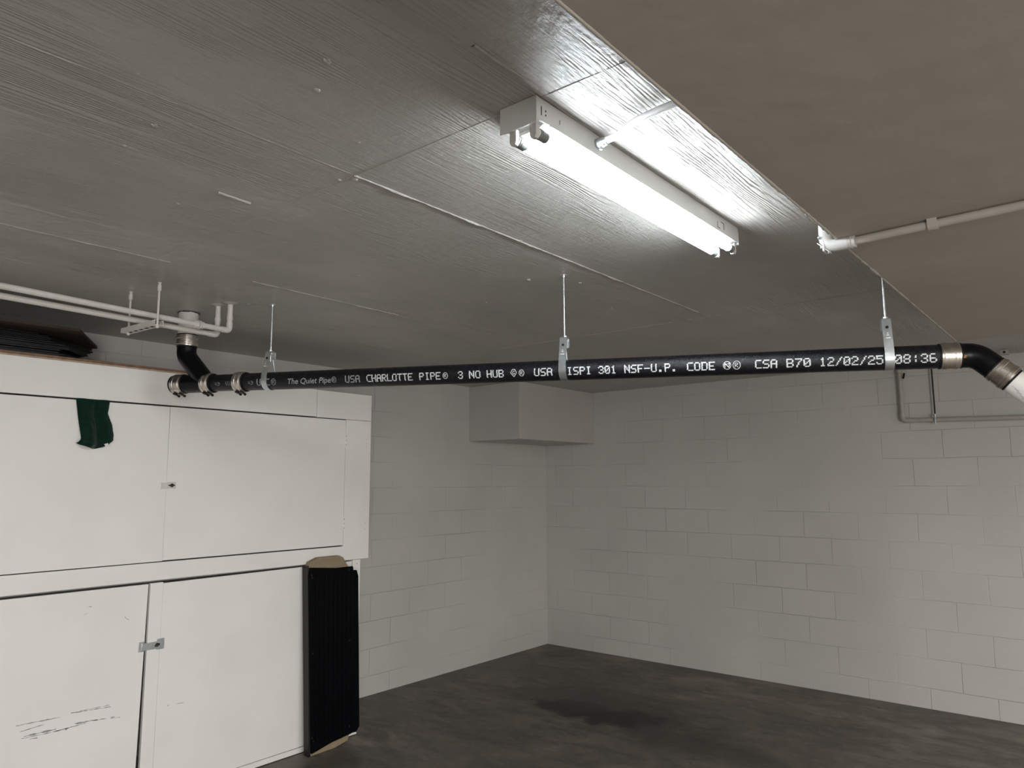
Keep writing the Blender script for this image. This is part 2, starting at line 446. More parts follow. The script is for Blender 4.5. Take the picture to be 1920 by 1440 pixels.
for i, (x, y, r) in enumerate(((-1.739, .744, .009), (-1.908, .744, .006), (-1.19, .845, .010), (-1.30, .90, .009), (-1.431, 1.121, .006), (-1.892, 2.414, .012),
                               (-2.192, 1.023, .006), (-2.30, .80, .005), (-1.62, 1.26, .010), (-1.66, 1.235, .008), (-3.20, 1.87, .010), (-1.60, 1.99, .010), (-1.62, 2.05, .005),
                               (-2.3, 2.6, .006), (-1.9, 3.1, .007), (-1.35, 3.2, .006), (-2.9, 3.3, .006), (-1.5, 4.2, .007), (-2.2, 3.9, .007), (-2.4, 1.9, .006), (-1.75, 2.6, .009))):
    splat(x, y, r, r * .55, i)
struct('ceiling', b, M['ply'], 'painted plywood ceiling with visible panel joints', 'ceiling', sharp=60)

# lower flat soffit on the right, ending short of the end wall, with its crusty paint edge
XE, YE, ZS = -0.5725, 4.27, 0.70
b = BM(); box(b, XE, XR, YK, YE, ZS, HC + .2)
def edge_bead(pts_y, seed):
    n = int((pts_y[1] - pts_y[0]) / 0.006); rows = []
    for i in range(n + 1):
        y = pts_y[0] + (pts_y[1] - pts_y[0]) * i / n
        q = noise.noise(Vector((y * 14, seed, 0))); q2 = noise.noise(Vector((y * 70, seed, 3))); k = min(1.0, max(.25, (y - .6) / 1.6))
        r = 0.0034 * (1 + k * (1.0 * q + .9 * q2)) + .0006
        cx, cz = XE - r * .2, ZS + r * .1
        rows.append([b.verts.new(T((cx + r * math.cos(a), y, cz + r * math.sin(a)))) for a in [2 * PI * j / 6 for j in range(6)]])
    for r0, r1 in zip(rows, rows[1:]):
        for k in range(6): b.faces.new((r0[k], r0[(k + 1) % 6], r1[(k + 1) % 6], r1[k]))
edge_bead((0.2, YE), 1.3)
struct('trim_1', b, M['soffit'], 'lower flat plaster soffit on the right with a crusty white edge', 'soffit', sharp=60)

# boxed-in bulkhead in the corner
b = BM(); box(b, XA, -3.94, 4.89, YB, 0.365, HC); struct('trim_2', b, M['bulk'], 'boxed bulkhead under the ceiling in the room corner', 'bulkhead', bevel=.004)

# ------------------------------------------------------------------ fluorescent fixture
fx = thing('fluorescent_light', 'lit two-tube fluorescent strip light on the plywood ceiling', 'ceiling light', (-.99, 1.8, HC))
FX0, FX1, FY0, FY1, FZ = -1.043, -0.937, 1.232, 2.368, 0.812
b = BM(); box(b, FX0, FX1, FY0, FY1, FZ, HC)
box(b, FX0 - .001, FX1 + .001, FY0 + .05, FY1 - .02, FZ - .002, FZ + .0035)
hs = obj('housing', b, M['fixture'], fx, bevel=.0015)
b = BM()
def mark(y0, y1, z0, z1): box(b, FX1 - .001, FX1 + .0006, y0, y1, z0, z1)
mark(1.246, 1.249, .824, .846); mark(1.262, 1.266, .838, .842); mark(1.262, 1.266, .828, .832); mark(1.318, 1.3195, .829, .840)
mark(2.20, 2.202, .824, .842); mark(2.20, 2.220, .822, .824); mark(2.228, 2.250, .846, .848); mark(2.249, 2.252, .826, .848)
obj_split('knockout_mark', b, M['dark_metal'], hs)
# sloped reflector cover
b = BM()
prism(b, [(FX0 + .006, FY0 + .03, FZ - .001), (FX0 + .02, FY0 + .03, FZ - .009), (FX1 - .02, FY0 + .03, FZ - .009), (FX1 - .006, FY0 + .03, FZ - .001)], (0, FY1 - FY0 - .05, 0))
obj('reflector_cover', b, M['cover'], fx)
for y0, y1 in ((FY0 - .004, FY0), (FY1, FY1 + .004)):
    b = BM(); box(b, FX0 - .001, FX1 + .001, y0, y1, FZ - .010 if y0 < 2 else FZ - .008, HC - .0005)
    ep = obj('end_plate', b, M['fixture'], fx, bevel=.001)
    if y0 < 2:
        b = BM(); lathe(b, (-.998, FY0 - .004, .838), (0, -1, 0), [(-.001, .010), (.0004, .010), (.0004, .0085), (.0002, .0085)]); box(b, -1.021, -1.017, FY0 - .0048, FY0 - .003, .833, .839)
        obj('knockout', b, M['dark_metal'] if False else M['fixture'], ep)
TX = (-1.012, -.953); TZ = 0.787
for x in TX:
    for s, y in ((1, FY0 + .004), (-1, FY1 - .004)):
        b = BM()
        pr_ = [(x - .0095, y, FZ), (x - .0095, y, TZ - .008), (x - .006, y, TZ - .0155), (x + .006, y, TZ - .0155), (x + .0095, y, TZ - .008), (x + .0095, y, FZ)]
        prism(b, pr_, (0, s * .013, 0))
        lh = obj('lamp_holder', b, M['holder'], fx, bevel=.001)
        b = BM(); lathe(b, (x, y + s * .013, TZ), (0, s, 0), [(0, .0115), (.003, .0115)]); obj('socket_rotor', b, M['cover'], lh)
    b = BM(); sweep(b, [(x, FY0 + .045, TZ), (x, FY1 - .045, TZ)], .0128, 24)
    tb = obj('tube', b, M['tube'], fx)
    for s, y in ((1, FY0 + .020), (-1, FY1 - .020)):
        ln = .032
        b = BM(); lathe(b, (x, y, TZ), (0, s, 0), [(0, .0105), (.001, .0128), (.005, .0131), (.0055, .0125), (.007, .0125), (.0075, .0131), (ln - .002, .0131), (ln, .0126)])
        obj('end_cap', b, M['cap'], tb)

# ------------------------------------------------------------------ bent conduit feeding the fixture
cd = thing('bent_conduit', 'short bent white conduit feeding the side of the strip light', 'conduit', (-.80, 1.46, HC))
b = BM(); sweep(b, fillet([(-.918, 1.478, .842), (-.875, 1.476, .8425), (-.815, 1.458, .853), (-.74, 1.446, .853), (XE, 1.440, .853)], .05), .0092, 20)
obj('conduit_pipe', b, M['fit'], cd)
b = BM(); lathe(b, (-.937, 1.4785, .841), (1, 0, 0), [(0, .0125), (.003, .0125), (.0032, .0105), (.006, .0105), (.0062, .0125), (.018, .0125), (.022, .0112), (.030, .0112)], 20)
lathe(b, (-.925, 1.478, .831), (0, 0, -1), [(0, .004), (.009, .004), (.0095, .003)], 10)
cn = obj('connector', b, M['steel'], cd)
b = BM(); lathe(b, (-.915, 1.476, .832), (0, -.4, -1), [(0, .0035), (.006, .0035)], 8); obj('set_screw', b, M['steel'], cn)

# ------------------------------------------------------------------ conduit body and conduit along the soffit
lb = thing('conduit_run', 'grey painted conduit crossing the soffit from an angled junction fitting', 'conduit', (-.55, 2.2, ZS))
zc = ZS - .0135; yc = 2.205
b = BM(); sweep(b, [(-.535, yc + .002, zc), (-.3, yc - .012, zc), (.4, yc - .045, zc), (2.6, yc - .14, zc)], .0118, 20)
run = obj('conduit_pipe', b, M['grey_paint'], lb)
xb = -.607
b = BM()
# angled body: short vertical leg on the soffit face, rounded heel, horizontal leg
body = fillet([(xb, yc, ZS + .060), (xb, yc, zc - .002), (xb + .082, yc, zc - .001)], .030, 10)
sweep(b, body, [.0180] * len(body), 24)
bd = obj('conduit_body', b, M['fit'], lb)
b = BM(); lathe(b, (xb + .062, yc, zc - .001), (1, 0, 0), [(0, .0190), (.010, .0195), (.012, .0160), (.020, .0155)], 24); obj('hub', b, M['grey_paint'], bd)
b = BM(); lathe(b, (xb, yc, ZS + .055), (0, 0, 1), [(0, .0145), (.109, .0145)], 20); obj('riser_conduit', b, M['fit'], lb)
b = BM(); obox(b, (xb - .002, yc - .001, zc + .012), (1, 0, 0), (0, 1, 0), (0, 0, 1), .006, .034, .060)
obox(b, (xb - .0045, yc, zc - .0045), Vector((1, 0, -1)).normalized(), (0, 1, 0), Vector((1, 0, 1)).normalized(), .046, .030, .0035)
cv = obj('cover_plate', b, M['fit'], bd, bevel=.002)
b = BM()
for q in ((xb - .012, yc - .016, zc + .026), (xb - .014, yc + .014, zc + .004), (xb + .012, yc - .006, zc - .020)):
    lathe(b, q, (-.6, -.6, -.5), [(0, .0048), (.004, .0048), (.006, .003)], 10)
obj_split('cover_screw', b, M['steel'], cv)
b = BM(); sx = -.338
for k in range(1):
    pts = []
    n = 14
    out = [(0, .0155 * math.cos(a), .0155 * math.sin(a)) for a in [PI + PI * i / n for i in range(n + 1)]]
    ins = [(0, .0122 * math.cos(a), .0122 * math.sin(a)) for a in [2 * PI - PI * i / n for i in range(n + 1)]]
    yy = yc - .010
    poly = [(sx, yy + p[1], zc + p[2]) for p in out] + [(sx, yy + .0155, ZS), (sx, yy + .0122, ZS)] + [(sx, yy + p[1], zc + p[2]) for p in ins] + [(sx, yy - .0122, ZS), (sx, yy - .0155, ZS)]
    prism(b, poly, (.024, 0, 0))
box(b, sx, sx + .024, yy + .0155, yy + .034, ZS - .003, ZS)
obj('strap', b, M['grey_paint'], lb)

# ------------------------------------------------------------------ black drain line
A0 = Vector((-3.139, 1.945, .487)); D = Vector((.9390, .3441, -.0190)).normalized()
def ax(t): return A0 + D * t
NV = -A0; NV = (NV - D * NV.dot(D)).normalized()        # towards the viewer side
WV = D.cross(NV); WV = WV if WV.z > 0 else -WV          # upwards
PR = 0.0425
dr = thing('drain_pipe', 'black cast iron drain line with white lettering hung below the ceiling', 'pipe', ax(1.2))
b = BM(); sweep(b, [ax(-.125 + i * (2.89 + .125) / 60) for i in range(61)], PR, 40); mp = obj('pipe_section', b, M['iron'], dr)
b = BM(); sweep(b, [ax(-.325), ax(-.135)], PR - .0012, 36); obj('pipe_section', b, M['iron'], dr)
# wye: straight barrel plus 45 degree branch turning up
b = BM(); sweep(b, [ax(-.505), ax(-.375)], PR + .003, 36)
VX, VY = ax(-.4995).x, ax(-.4995).y
top = Vector((VX, VY, .695)); start = ax(-.345)
Dh = Vector((D.x, D.y, 0)).normalized()
kn = Vector((VX, VY, start.z + .155))
pts = fillet([top, Vector((VX, VY, .640)), ax(-.365) + Vector((0, 0, .005))], .10, 14)
sweep(b, pts, [PR + .0045] * len(pts), 36)
obj('wye_fitting', b, M['iron_smooth'], dr)
# end elbow, one eighth bend turning down
d2 = (D * math.cos(PI / 4) + (Vector((.344, -.939, 0)) * math.cos(math.radians(79)) + Vector((0, 0, -1)) * math.sin(math.radians(79))) * math.sin(PI / 4)).normalized()
VB = ax(2.978)
e0, e1 = ax(2.915), VB + d2 * .064
pts = fillet([e0, VB, e1], .085, 14); sweep(b := BM(), pts, [PR + .0008] * len(pts), 40); el = obj('elbow_fitting', b, M['iron_smooth'], dr)
b = BM(); c = ax(2.9355) + NV * (PR + .0016)
for i in range(5): obox(b, c + D * random.uniform(-.003, .003) + WV * random.uniform(-.003, .003) - WV * .004, D, WV, NV, .008 * random.uniform(.6, 1), .006 * random.uniform(.6, 1), .0012)
obj('orange_paint_dab', b, M['orange'], el)

def coupling(parent, c, d, length=.054, r=PR + .0055, lip=.006, screws=True, sdir=Vector((0, 0, -1))):
    d = Vector(d).normalized(); c = Vector(c)
    h = length / 2
    b = BM(); lathe(b, c - d * (h + lip), d, [(0, r - .004), (.001, r - .0015), (2 * (h + lip) - .001, r - .0015), (2 * (h + lip), r - .004)], 40)
    g = obj('coupling', b, M['rubber'], parent)
    b = BM(); pf = []
    pf = [(0, r - .0015), (.0006, r + .0002), (.007, r + .0005), (.0085, r + .0022), (.018, r + .0022), (.0195, r + .0004), (length - .0195, r + .0004), (length - .018, r + .0022), (length - .0085, r + .0022), (length - .007, r + .0005), (length - .0006, r + .0002), (length, r - .0015)]
    lathe(b, c - d * h, d, pf, 48)
    sh = obj('clamp_shield', b, M['stainless'], g)
    if screws:
        s1 = d.cross(sdir).normalized()
        for k in (-1, 1):
            b = BM(); q = c + d * k * (h - .013) + sdir * (r + .0045)
            obox(b, q, d, s1, sdir, .013, .020, .008)
            lathe(b, q + s1 * .010 + sdir * .001, s1, [(0, .0038), (.010, .0038), (.0105, .0065), (.018, .0065), (.019, .005)], 10)
            lathe(b, q - s1 * .010 + sdir * .001, -s1, [(0, .0038), (.005, .0038), (.006, .002)], 10)
            obj('clamp_screw', b, M['dark_metal'], g)
    return g
SD = (Vector((0, 0, -1)) + NV * .25); SD = (SD - D * SD.dot(D)).normalized()
coupling(dr, ax(-.525), D, .062, r=PR + .0065, sdir=SD)
b = BM(); lathe(b, ax(-.572), D, [(0, .02), (.0008, PR - .004), (.004, PR + .003), (.03, PR + .003)], 36); obj('end_plug', b, M['rubber'], dr)
coupling(dr, ax(-.345), D, .052, r=PR + .0065, sdir=SD)
coupling(dr, ax(-.147), D, .052, r=PR + .0065, sdir=SD)
coupling(dr, ax(2.896), D, .060, r=PR + .0040, sdir=-NV)
coupling(dr, VB + d2 * .102, d2, .062, r=PR + .0030, sdir=-(NV - d2 * NV.dot(d2)).normalized())
coupling(dr, (VX, VY, .718), (0, 0, 1), .056, r=PR + .0085, sdir=Vector((-.4, .9, 0)).normalized())

# lettering stencilled on the pipe: 5 x 7 dot characters
GL = {
'U': '10001 10001 10001 10001 10001 10001 01110', 'P': '11110 10001 10001 11110 10000 10000 10000', 'C': '01111 10000 10000 10000 10000 10000 01111',
'S': '01111 10000 10000 01110 00001 00001 11110', 'A': '01110 10001 10001 11111 10001 10001 10001', 'H': '10001 10001 10001 11111 10001 10001 10001',
'R': '11110 10001 10001 11110 10100 10010 10001', 'L': '10000 10000 10000 10000 10000 10000 11111', 'O': '01110 10001 10001 10001 10001 10001 01110',
'T': '11111 00100 00100 00100 00100 00100 00100', 'E': '11111 10000 10000 11110 10000 10000 11111', 'I': '01110 00100 00100 00100 00100 00100 01110',
'N': '10001 11001 10101 10101 10011 10001 10001', 'B': '11110 10001 10001 11110 10001 10001 11110', 'D': '11110 10001 10001 10001 10001 10001 11110',
'F': '11111 10000 10000 11110 10000 10000 10000', '-': '00000 00000 00000 11111 00000 00000 00000', '.': '00000 00000 00000 00000 00000 01100 01100',
'0': '01110 10001 10011 10101 11001 10001 01110', '1': '00100 01100 00100 00100 00100 00100 01110', '2': '01110 10001 00001 00110 01000 10000 11111',
'3': '01110 10001 00001 00110 00001 10001 01110', '5': '11111 10000 11110 00001 00001 10001 01110', '6': '01110 10000 10000 11110 10001 10001 01110',
'7': '11111 00001 00010 00100 00100 01000 01000', '8': '01110 10001 10001 01110 10001 10001 01110', '/': '00001 00010 00010 00100 01000 01000 10000', ':': '00000 00100 00100 00000 00100 00100 00000'}
TR = PR + .0006
TILT = -.10
def patch(bm, t0, t1, s0, s1, r=None):
    """small raised patch on the barrel: t along the axis, s arc length up from the middle"""
    r = r or TR
    n = 2
    grid = []
    for i in range(n + 1):
        s = s0 + (s1 - s0) * i / n; a = s / PR + TILT
        dirv = NV * math.cos(a) + WV * math.sin(a)
        grid.append([(bm.verts.new(T(ax(t) + dirv * rr))) for t in (t0, t1) for rr in (PR - .0005, r)])
    for g0, g1 in zip(grid, grid[1:]):
        bm.faces.new((g0[1], g0[3], g1[3], g1[1]))
        bm.faces.new((g0[0], g0[1], g1[1], g1[0])); bm.faces.new((g0[3], g0[2], g1[2], g1[3]))
    bm.faces.new((grid[0][0], grid[0][2], grid[0][3], grid[0][1])); bm.faces.new((grid[-1][1], grid[-1][3], grid[-1][2], grid[-1][0]))
TH = .0335                    # letter height on the barrel
def stroke(bm, pts, wd):
    fine = [pts[0]]
    for (ta, sa), (tb, sb) in zip(pts, pts[1:]):
        m_ = max(1, int(abs(sb - sa) / .003)); fine += [(ta + (tb - ta) * q / m_, sa + (sb - sa) * q / m_) for q in range(1, m_ + 1)]
    for (ta, sa), (tb, sb) in zip(fine, fine[1:]):
        L = math.hypot(tb - ta, sb - sa)
        if L < 1e-6: continue
        nx, ny = -(sb - sa) / L * wd / 2, (tb - ta) / L * wd / 2
        vs = []
        for (t, s) in ((ta + nx, sa + ny), (ta - nx, sa - ny), (tb - nx, sb - ny), (tb + nx, sb + ny)):
            a = s / PR + TILT; vs.append(bm.verts.new(T(ax(t) + (NV * math.cos(a) + WV * math.sin(a)) * TR)))
        bm.faces.new(vs)
def ring(bm, t, s, rt_, rs_, wd, gap=0):
    n = 20
    stroke(bm, [(t + rt_ * math.cos(2 * PI * i / n), s + rs_ * math.sin(2 * PI * i / n)) for i in range(n + 1)], wd)
def glyph(bm, ch, t, wch, drop=0.04):
    rows = GL[ch].split(); cw = wch / 6; rh = TH / 7
    for r, row in enumerate(rows):
        s1 = TH / 2 - r * rh; wob = .0007 * random.uniform(-1, 1)
        c = 0
        while c < 5:
            if row[c] == '1':
                e = c
                while e + 1 < 5 and row[e + 1] == '1': e += 1
                if random.random() > drop:
                    patch(bm, t + c * cw + wob, t + (e + 1.12) * cw + wob, s1 - rh * (.92 if random.random() > .25 else 1.05), s1)
                c = e + 1
            else: c += 1
def word(text, t0, t1, mat='ink', drop=0.0):
    bm = BM(); wch = (t1 - t0) / (len(text) - 1 / 6)
    for i, ch in enumerate(text): glyph(bm, ch, t0 + i * wch, wch, drop)
    return obj('lettering', bm, M[mat], mp)
def regmark(t, mat='ink', r=.0115, inner='R'):
    bm = BM(); ring(bm, t, 0, r * .95, r * 1.15, .0024)
    if inner == 'R':
        q = r * .42; stroke(bm, [(t - q, -q * 1.4), (t - q, q * 1.4), (t + q * .6, q * 1.3), (t + q * .8, q * .5), (t - q * .8, 0), (t + q, -q * 1.4)], .0020)
    return obj('registered_mark', bm, M[mat], mp)
word('PC', .001, .046, 'ink_dim', drop=0); bm = BM(); glyph(bm, 'U', -.026, .026); obj('lettering', bm, M['ink_dim'], mp)
regmark(.070, 'ink_dim', r=.013)
word('USA', .463, .539, 'ink_dim'); word('CHARLOTTE', .575, .806, 'ink'); word('PIPE', .840, .942, 'ink'); regmark(.966)
word('3', 1.026, 1.048); word('NO', 1.077, 1.130); word('HUB', 1.159, 1.235)
def diamond(t):
    bm = BM(); h = .016; q = .013
    stroke(bm, [(t - q, 0.002), (t - q * .4, h), (t + q * .4, h), (t + q, .002), (t, -h), (t - q, .002)], .0026)
    stroke(bm, [(t + q * .45, h * .45), (t - q * .1, h * .6), (t - q * .4, .001), (t, -h * .35), (t + q * .4, -.001), (t + q * .1, .001)], .0022)
    obj('maker_mark', bm, M['ink'], mp)
diamond(1.281); regmark(1.316)
word('USA', 1.371, 1.449); word('CISPI', 1.486, 1.614, drop=0); word('301', 1.644, 1.716); word('NSF-U.P.', 1.749, 1.957); word('CODE', 1.994, 2.099)
bm = BM(); ring(bm, 2.144, 0, .014, .015, .0024); stroke(bm, [(2.136, -.009), (2.136, .009), (2.152, -.009), (2.152, .009)], .0030); stroke(bm, [(2.132, .003), (2.156, .008)], .002); obj('certification_mark', bm, M['ink'], mp)
regmark(2.179, r=.014)
word('CSA', 2.245, 2.324); word('B70', 2.356, 2.440); word('12/02/25', 2.470, 2.680, drop=0); word('08:36', 2.717, 2.849, drop=.03)
# slanted script words
def script_text(txt, t0, t1, height):
    cu = bpy.data.curves.new('script', 'FONT'); cu.body = txt; cu.size = 1; cu.offset = .012
    o = bpy.data.objects.new('script', cu); COL.objects.link(o)
    dg = bpy.context.evaluated_depsgraph_get(); me = bpy.data.meshes.new_from_object(o.evaluated_get(dg))
    bpy.data.objects.remove(o)
    bm = BM(); bm.from_mesh(me)
    bmesh.ops.triangulate(bm, faces=bm.faces[:])
    for k in range(1, 14): bmesh.ops.bisect_plane(bm, geom=bm.verts[:] + bm.edges[:] + bm.faces[:], plane_co=(0, -.25 + k * .08, 0), plane_no=(0, 1, 0))
    for v in bm.verts: v.co.x += .30 * v.co.y
    xs = [v.co.x for v in bm.verts]; ys = [v.co.y for v in bm.verts]; x0, x1 = min(xs), max(xs); y1 = max(ys)
    for v in bm.verts:
        t = t0 + (v.co.x - x0) / (x1 - x0) * (t1 - t0); s = (v.co.y / y1 - .5) * height; a = s / PR + TILT
        v.co = T(ax(t) + (NV * math.cos(a) + WV * math.sin(a)) * (TR + .0003))
    return obj('script_lettering', bm, M['ink_dim'], mp)
script_text('The Quiet Pipe', .152, .388, .026); regmark(.404, 'ink_dim')
# faded fragments left of the first hanger
bm = BM(); h = .010
for t0 in (-.262, -.064):
    stroke(bm, [(t0 - .012, .004), (t0 - .002, .004)], .002); stroke(bm, [(t0 - .012, -.003), (t0, -.003)], .002)
    stroke(bm, [(t0 + .004, .008), (t0 + .014, .006), (t0 + .018, 0), (t0 + .010, -.008), (t0, -.008)], .002); stroke(bm, [(t0 + .006, .001), (t0 + .014, .001)], .002)
for q in (0, .010, .020): stroke(bm, [(-.205 + q, .010), (-.208 + q, 0), (-.203 + q, -.010)], .002)
obj_split('faded_lettering', bm, M['ink_dim'], mp)
bm = BM()
for i in range(9):
    t0 = 2.945 + i * .0045
    stroke(bm, [(t0, .012 - i * .0012), (t0 + .003, .015 - i * .0012)], .0016)
obj('cast_lettering', bm, M['ink_dim'], el)

# ------------------------------------------------------------------ J-style strap hangers
def hanger(t, ztop, label, zrod, swing=0.0):
    c = ax(t); r_in = PR + .0005; th = .003; wd = .031
    h = thing('pipe_hanger', label, 'pipe hanger', (c.x, c.y, zrod), 'strap hangers carrying the black drain pipe')
    s1 = Vector((NV.x, NV.y, 0)).normalized()            # horizontal, towards viewer side
    zt = ztop - c.z
    # loop in the (s1, z) plane: straight front leg, round bottom, straight back leg, flat top
    a0 = .016
    def pt(s, z): return c + s1 * s + Vector((0, 0, z))
    R_ = r_in + th / 2
    pth = [(a0, zt), (R_ * .985, .018)]
    for i in range(15):
        a = .25 - (PI + .2) * i / 14; pth.append((R_ * math.cos(a), R_ * math.sin(a)))
    pl = [pt(*p) for p in pth]
    def strip(bm, pl):
        L = len(pl); rows = []
        for i, p in enumerate(pl):
            d = (pl[min(i + 1, L - 1)] - pl[max(i - 1, 0)]).normalized(); nn = d.cross(D).normalized()
            rows.append([bm.verts.new(T(p + nn * th / 2 * j + D * wd / 2 * k)) for j, k in ((-1, -1), (-1, 1), (1, 1), (1, -1))])
        for r0, r1 in zip(rows, rows[1:]):
            for k in range(4): bm.faces.new((r0[k], r0[(k + 1) % 4], r1[(k + 1) % 4], r1[k]))
        bm.faces.new(rows[0]); bm.faces.new(rows[-1][::-1])
    b = BM(); strip(b, pl)
    st = obj('strap', b, M['steel'], h)
    b = BM(); tp = [pt(a0, zt), pt(a0 * .8, zt + .002), pt(-a0 * 1.1, zt + .002), pt(-a0 * 1.25, zt - .004), pt(-a0 * 1.25, zt - .038)]
    strip(b, tp); obj('top_yoke', b, M['steel'], h)
    b = BM(); sweep(b, [pt(-a0 * 1.2, zt - .034), pt(-R_ * 1.06, .006)], .0036, 10); lathe(b, pt(-R_ * 1.04, .012), Vector((0, 0, -1)), [(0, .0065), (.006, .0065)], 6); obj('side_bolt', b, M['steel'], h)
    b = BM(); q = pt(a0 + (R_ - a0) * .32 + .0018, zt - .032)
    lathe(b, q, s1, [(-.002, .0052), (.0006, .0052), (.0006, .003)], 16); obj('bolt_hole', b, M['void'], st)
    b = BM()
    q = pt(a0 + (R_ - a0) * .55 + .002, zt - .055)
    for k, (ww, dz) in enumerate(((.004, 0), (.008, -.007), (.016, -.018))): obox(b, q + Vector((0, 0, dz)) + s1 * (.0035 * k / 2), D, s1, Vector((0, 0, 1)), ww, .0008, .003)
    obj('stamped_mark', b, M['cover'], st)
    rc = pt(0, 0)
    b = BM(); n = int((zrod - ztop) / .004)
    sweep(b, [(rc.x, rc.y, ztop - .045), (rc.x, rc.y, zrod)], .0047, 12); rod = obj('threaded_rod', b, M['steel'], h)
    b = BM(); lathe(b, (rc.x, rc.y, ztop + .003), (0, 0, 1), [(0, .0095), (.007, .0095), (.008, .007)], 6); lathe(b, (rc.x, rc.y, ztop - .003), (0, 0, -1), [(0, .009), (.007, .009)], 6)
    obj('nut', b, M['steel'], h, sharp=30)
    if zrod > .8:
        b = BM(); lathe(b, (rc.x, rc.y, HC), (0, 0, -1), [(0, .017), (.0025, .016), (.003, .008), (.010, .007)], 18); obj('ceiling_flange', b, M['steel'], h)
    return h
hanger(.016, .628, 'galvanised strap hanger nearest the wye fitting, left end of the pipe', HC)
hanger(1.493, .594, 'galvanised strap hanger at mid-length of the black pipe', HC)
hanger(2.702, .578, 'galvanised strap hanger beside the soffit edge, right end of the pipe', HC)

# ------------------------------------------------------------------ white drain stub and white sloping drain
ds = thing('drain_stack', 'short white painted vertical drain stub entering the ceiling', 'pipe', (VX, VY, HC))
b = BM(); sweep(b, [(VX, VY, .735), (VX, VY, HC - .001)], PR + .005, 36)
s = obj('pipe_stub', b, M['pipe_paint'], ds)
b = BM()
for i in range(22):
    a = 2 * PI * i / 22
    r = PR + .006; sz = random.uniform(.004, .010)
    obox(b, (VX + r * math.cos(a), VY + r * math.sin(a), HC - .002), (math.cos(a), math.sin(a), 0), (-math.sin(a), math.cos(a), 0), (0, 0, 1), sz, .016, random.uniform(.002, .007))
obj_split('broken_collar', b, M['dark_metal'], ds)
b = BM()
w0 = VB + d2 * .128; w1 = VB + d2 * .75
pts = fillet([w0, w1, Vector((w1.x, w1.y, -CH))], .1); sweep(b, pts, [PR - .001] * len(pts), 36)
wp = tag(obj('drain_branch', b, M['drain_white'], None), 'white pipe sloping down at the right edge from the black elbow', 'pipe')
b = BM()
for i in range(5):
    q = w0 + d2 * (.020 + .012 * i); nv = (NV - d2 * NV.dot(d2)).normalized(); wv = d2.cross(nv)
    wv = wv if wv.z > 0 else -wv
    sweep(b, [q + nv * (PR - .0008) * math.cos(-.5 - .1 * i) + wv * (PR - .0008) * math.sin(-.5 - .1 * i), q + d2 * .028 + nv * (PR - .0008) * math.cos(-.55 - .1 * i) + wv * (PR - .0008) * math.sin(-.55 - .1 * i)], .0006, 5)
obj_split('scratch', b, M['scuff'], wp)

# ------------------------------------------------------------------ white water pipes on a strut
def water_pipe(path, r, label, union=None, esc=True):
    t_ = thing('water_pipe', label, 'pipe', (path[-1][0], path[-1][1], HC), 'white water pipes along the ceiling')
    pts = fillet(path, .028, 8); b = BM(); sweep(b, pts, r, 22); p = obj('pipe', b, M['pipe_paint'], t_)
    e = Vector(path[-2])
    b = BM(); d0 = (Vector(path[-3]) - e).normalized()
    ep = fillet([e + d0 * .040, e, e + Vector((0, 0, .040))], .026, 8); sweep(b, ep, r + .0022, 22); obj('elbow', b, M['pipe_paint'], t_)
    b = BM(); lathe(b, (path[-1][0], path[-1][1], HC), (0, 0, -1), [(0, .036), (.0015, .034), (.006, r + .004), (.009, r + .001)], 28); obj('escutcheon', b, M['grey_paint'], t_)
    b = BM(); lathe(b, (path[-1][0], path[-1][1], .80), (0, 0, -1), [(0, r + .002), (.018, r + .002)], 22); obj('sleeve', b, M['pipe_paint'], t_)
    if union:
        d = (Vector(path[1]) - Vector(path[0])).normalized()
        b = BM(); lathe(b, union, -d, [(0, r + .001), (.001, r + .0045), (.014, r + .0045), (.015, r + .001), (.018, r + .001), (.019, r + .009), (.026, r + .009), (.028, r + .001), (.031, r + .001), (.032, r + .007), (.046, r + .007), (.048, r + .001)], 8)
        obj('union', b, M['pipe_paint'], t_, sharp=30)
    return t_
zf = .730
import mathutils
P1 = (-3.255, 1.803); P2 = (-3.333, 1.784)
k1 = zf / .74; 
f0 = Vector((-3.094, .60, zf)); fc = Vector((-3.244, 1.803, zf))
def line(px_, py_, z, dx, dy, y): return Vector((px_ + (y - py_) * dx / dy, y, z))
# front pipe: slightly skew to the walls
fa = Vector((-3.085, .35, zf)); fe = Vector((P1[0], P1[1], zf))
water_pipe([fa, fe, (P1[0], P1[1], HC)], .0125, 'white water pipe nearer the strip light, with a union fitting', union=fa + (fe - fa) * .905)
zb = .716
ba = Vector((-3.200, .35, zb)); be = Vector((P2[0], P2[1], zb))
water_pipe([ba, be, (P2[0], P2[1], HC)], .0125, 'white water pipe behind the other, shaded by it')
# strut trapeze
tz = thing('pipe_trapeze', 'short slotted strut on two rods carrying the white water pipes', 'pipe support', (-3.27, 1.40, HC))
zs0 = .676
b = BM()
c0 = Vector((-3.135, 1.412, zs0)); c1 = Vector((-3.432, 1.398, zs0)); sd = (c1 - c0).normalized(); sn = Vector((-sd.y, sd.x, 0))
hw = .0205; th = .0025; hh = .021
prof = [(-hw + .009, hh), (-hw, hh), (-hw, 0), (hw, 0), (hw, hh), (hw - .009, hh), (hw - .009, hh - th), (hw - th, hh - th), (hw - th, th), (-hw + th, th), (-hw + th, hh - th), (-hw + .009, hh - th)]
prism(b, [c0 + sn * p[0] + Vector((0, 0, p[1])) for p in prof], c1 - c0)
ch = obj('strut_channel', b, M['pipe_paint'], tz)
b = BM()
for i in range(5): obox(b, c0 + sd * (.055 + i * .048) + Vector((0, 0, -.0002)), sd, sn, (0, 0, 1), .026, .012, .0012)
obj_split('slot', b, M['void'], ch)
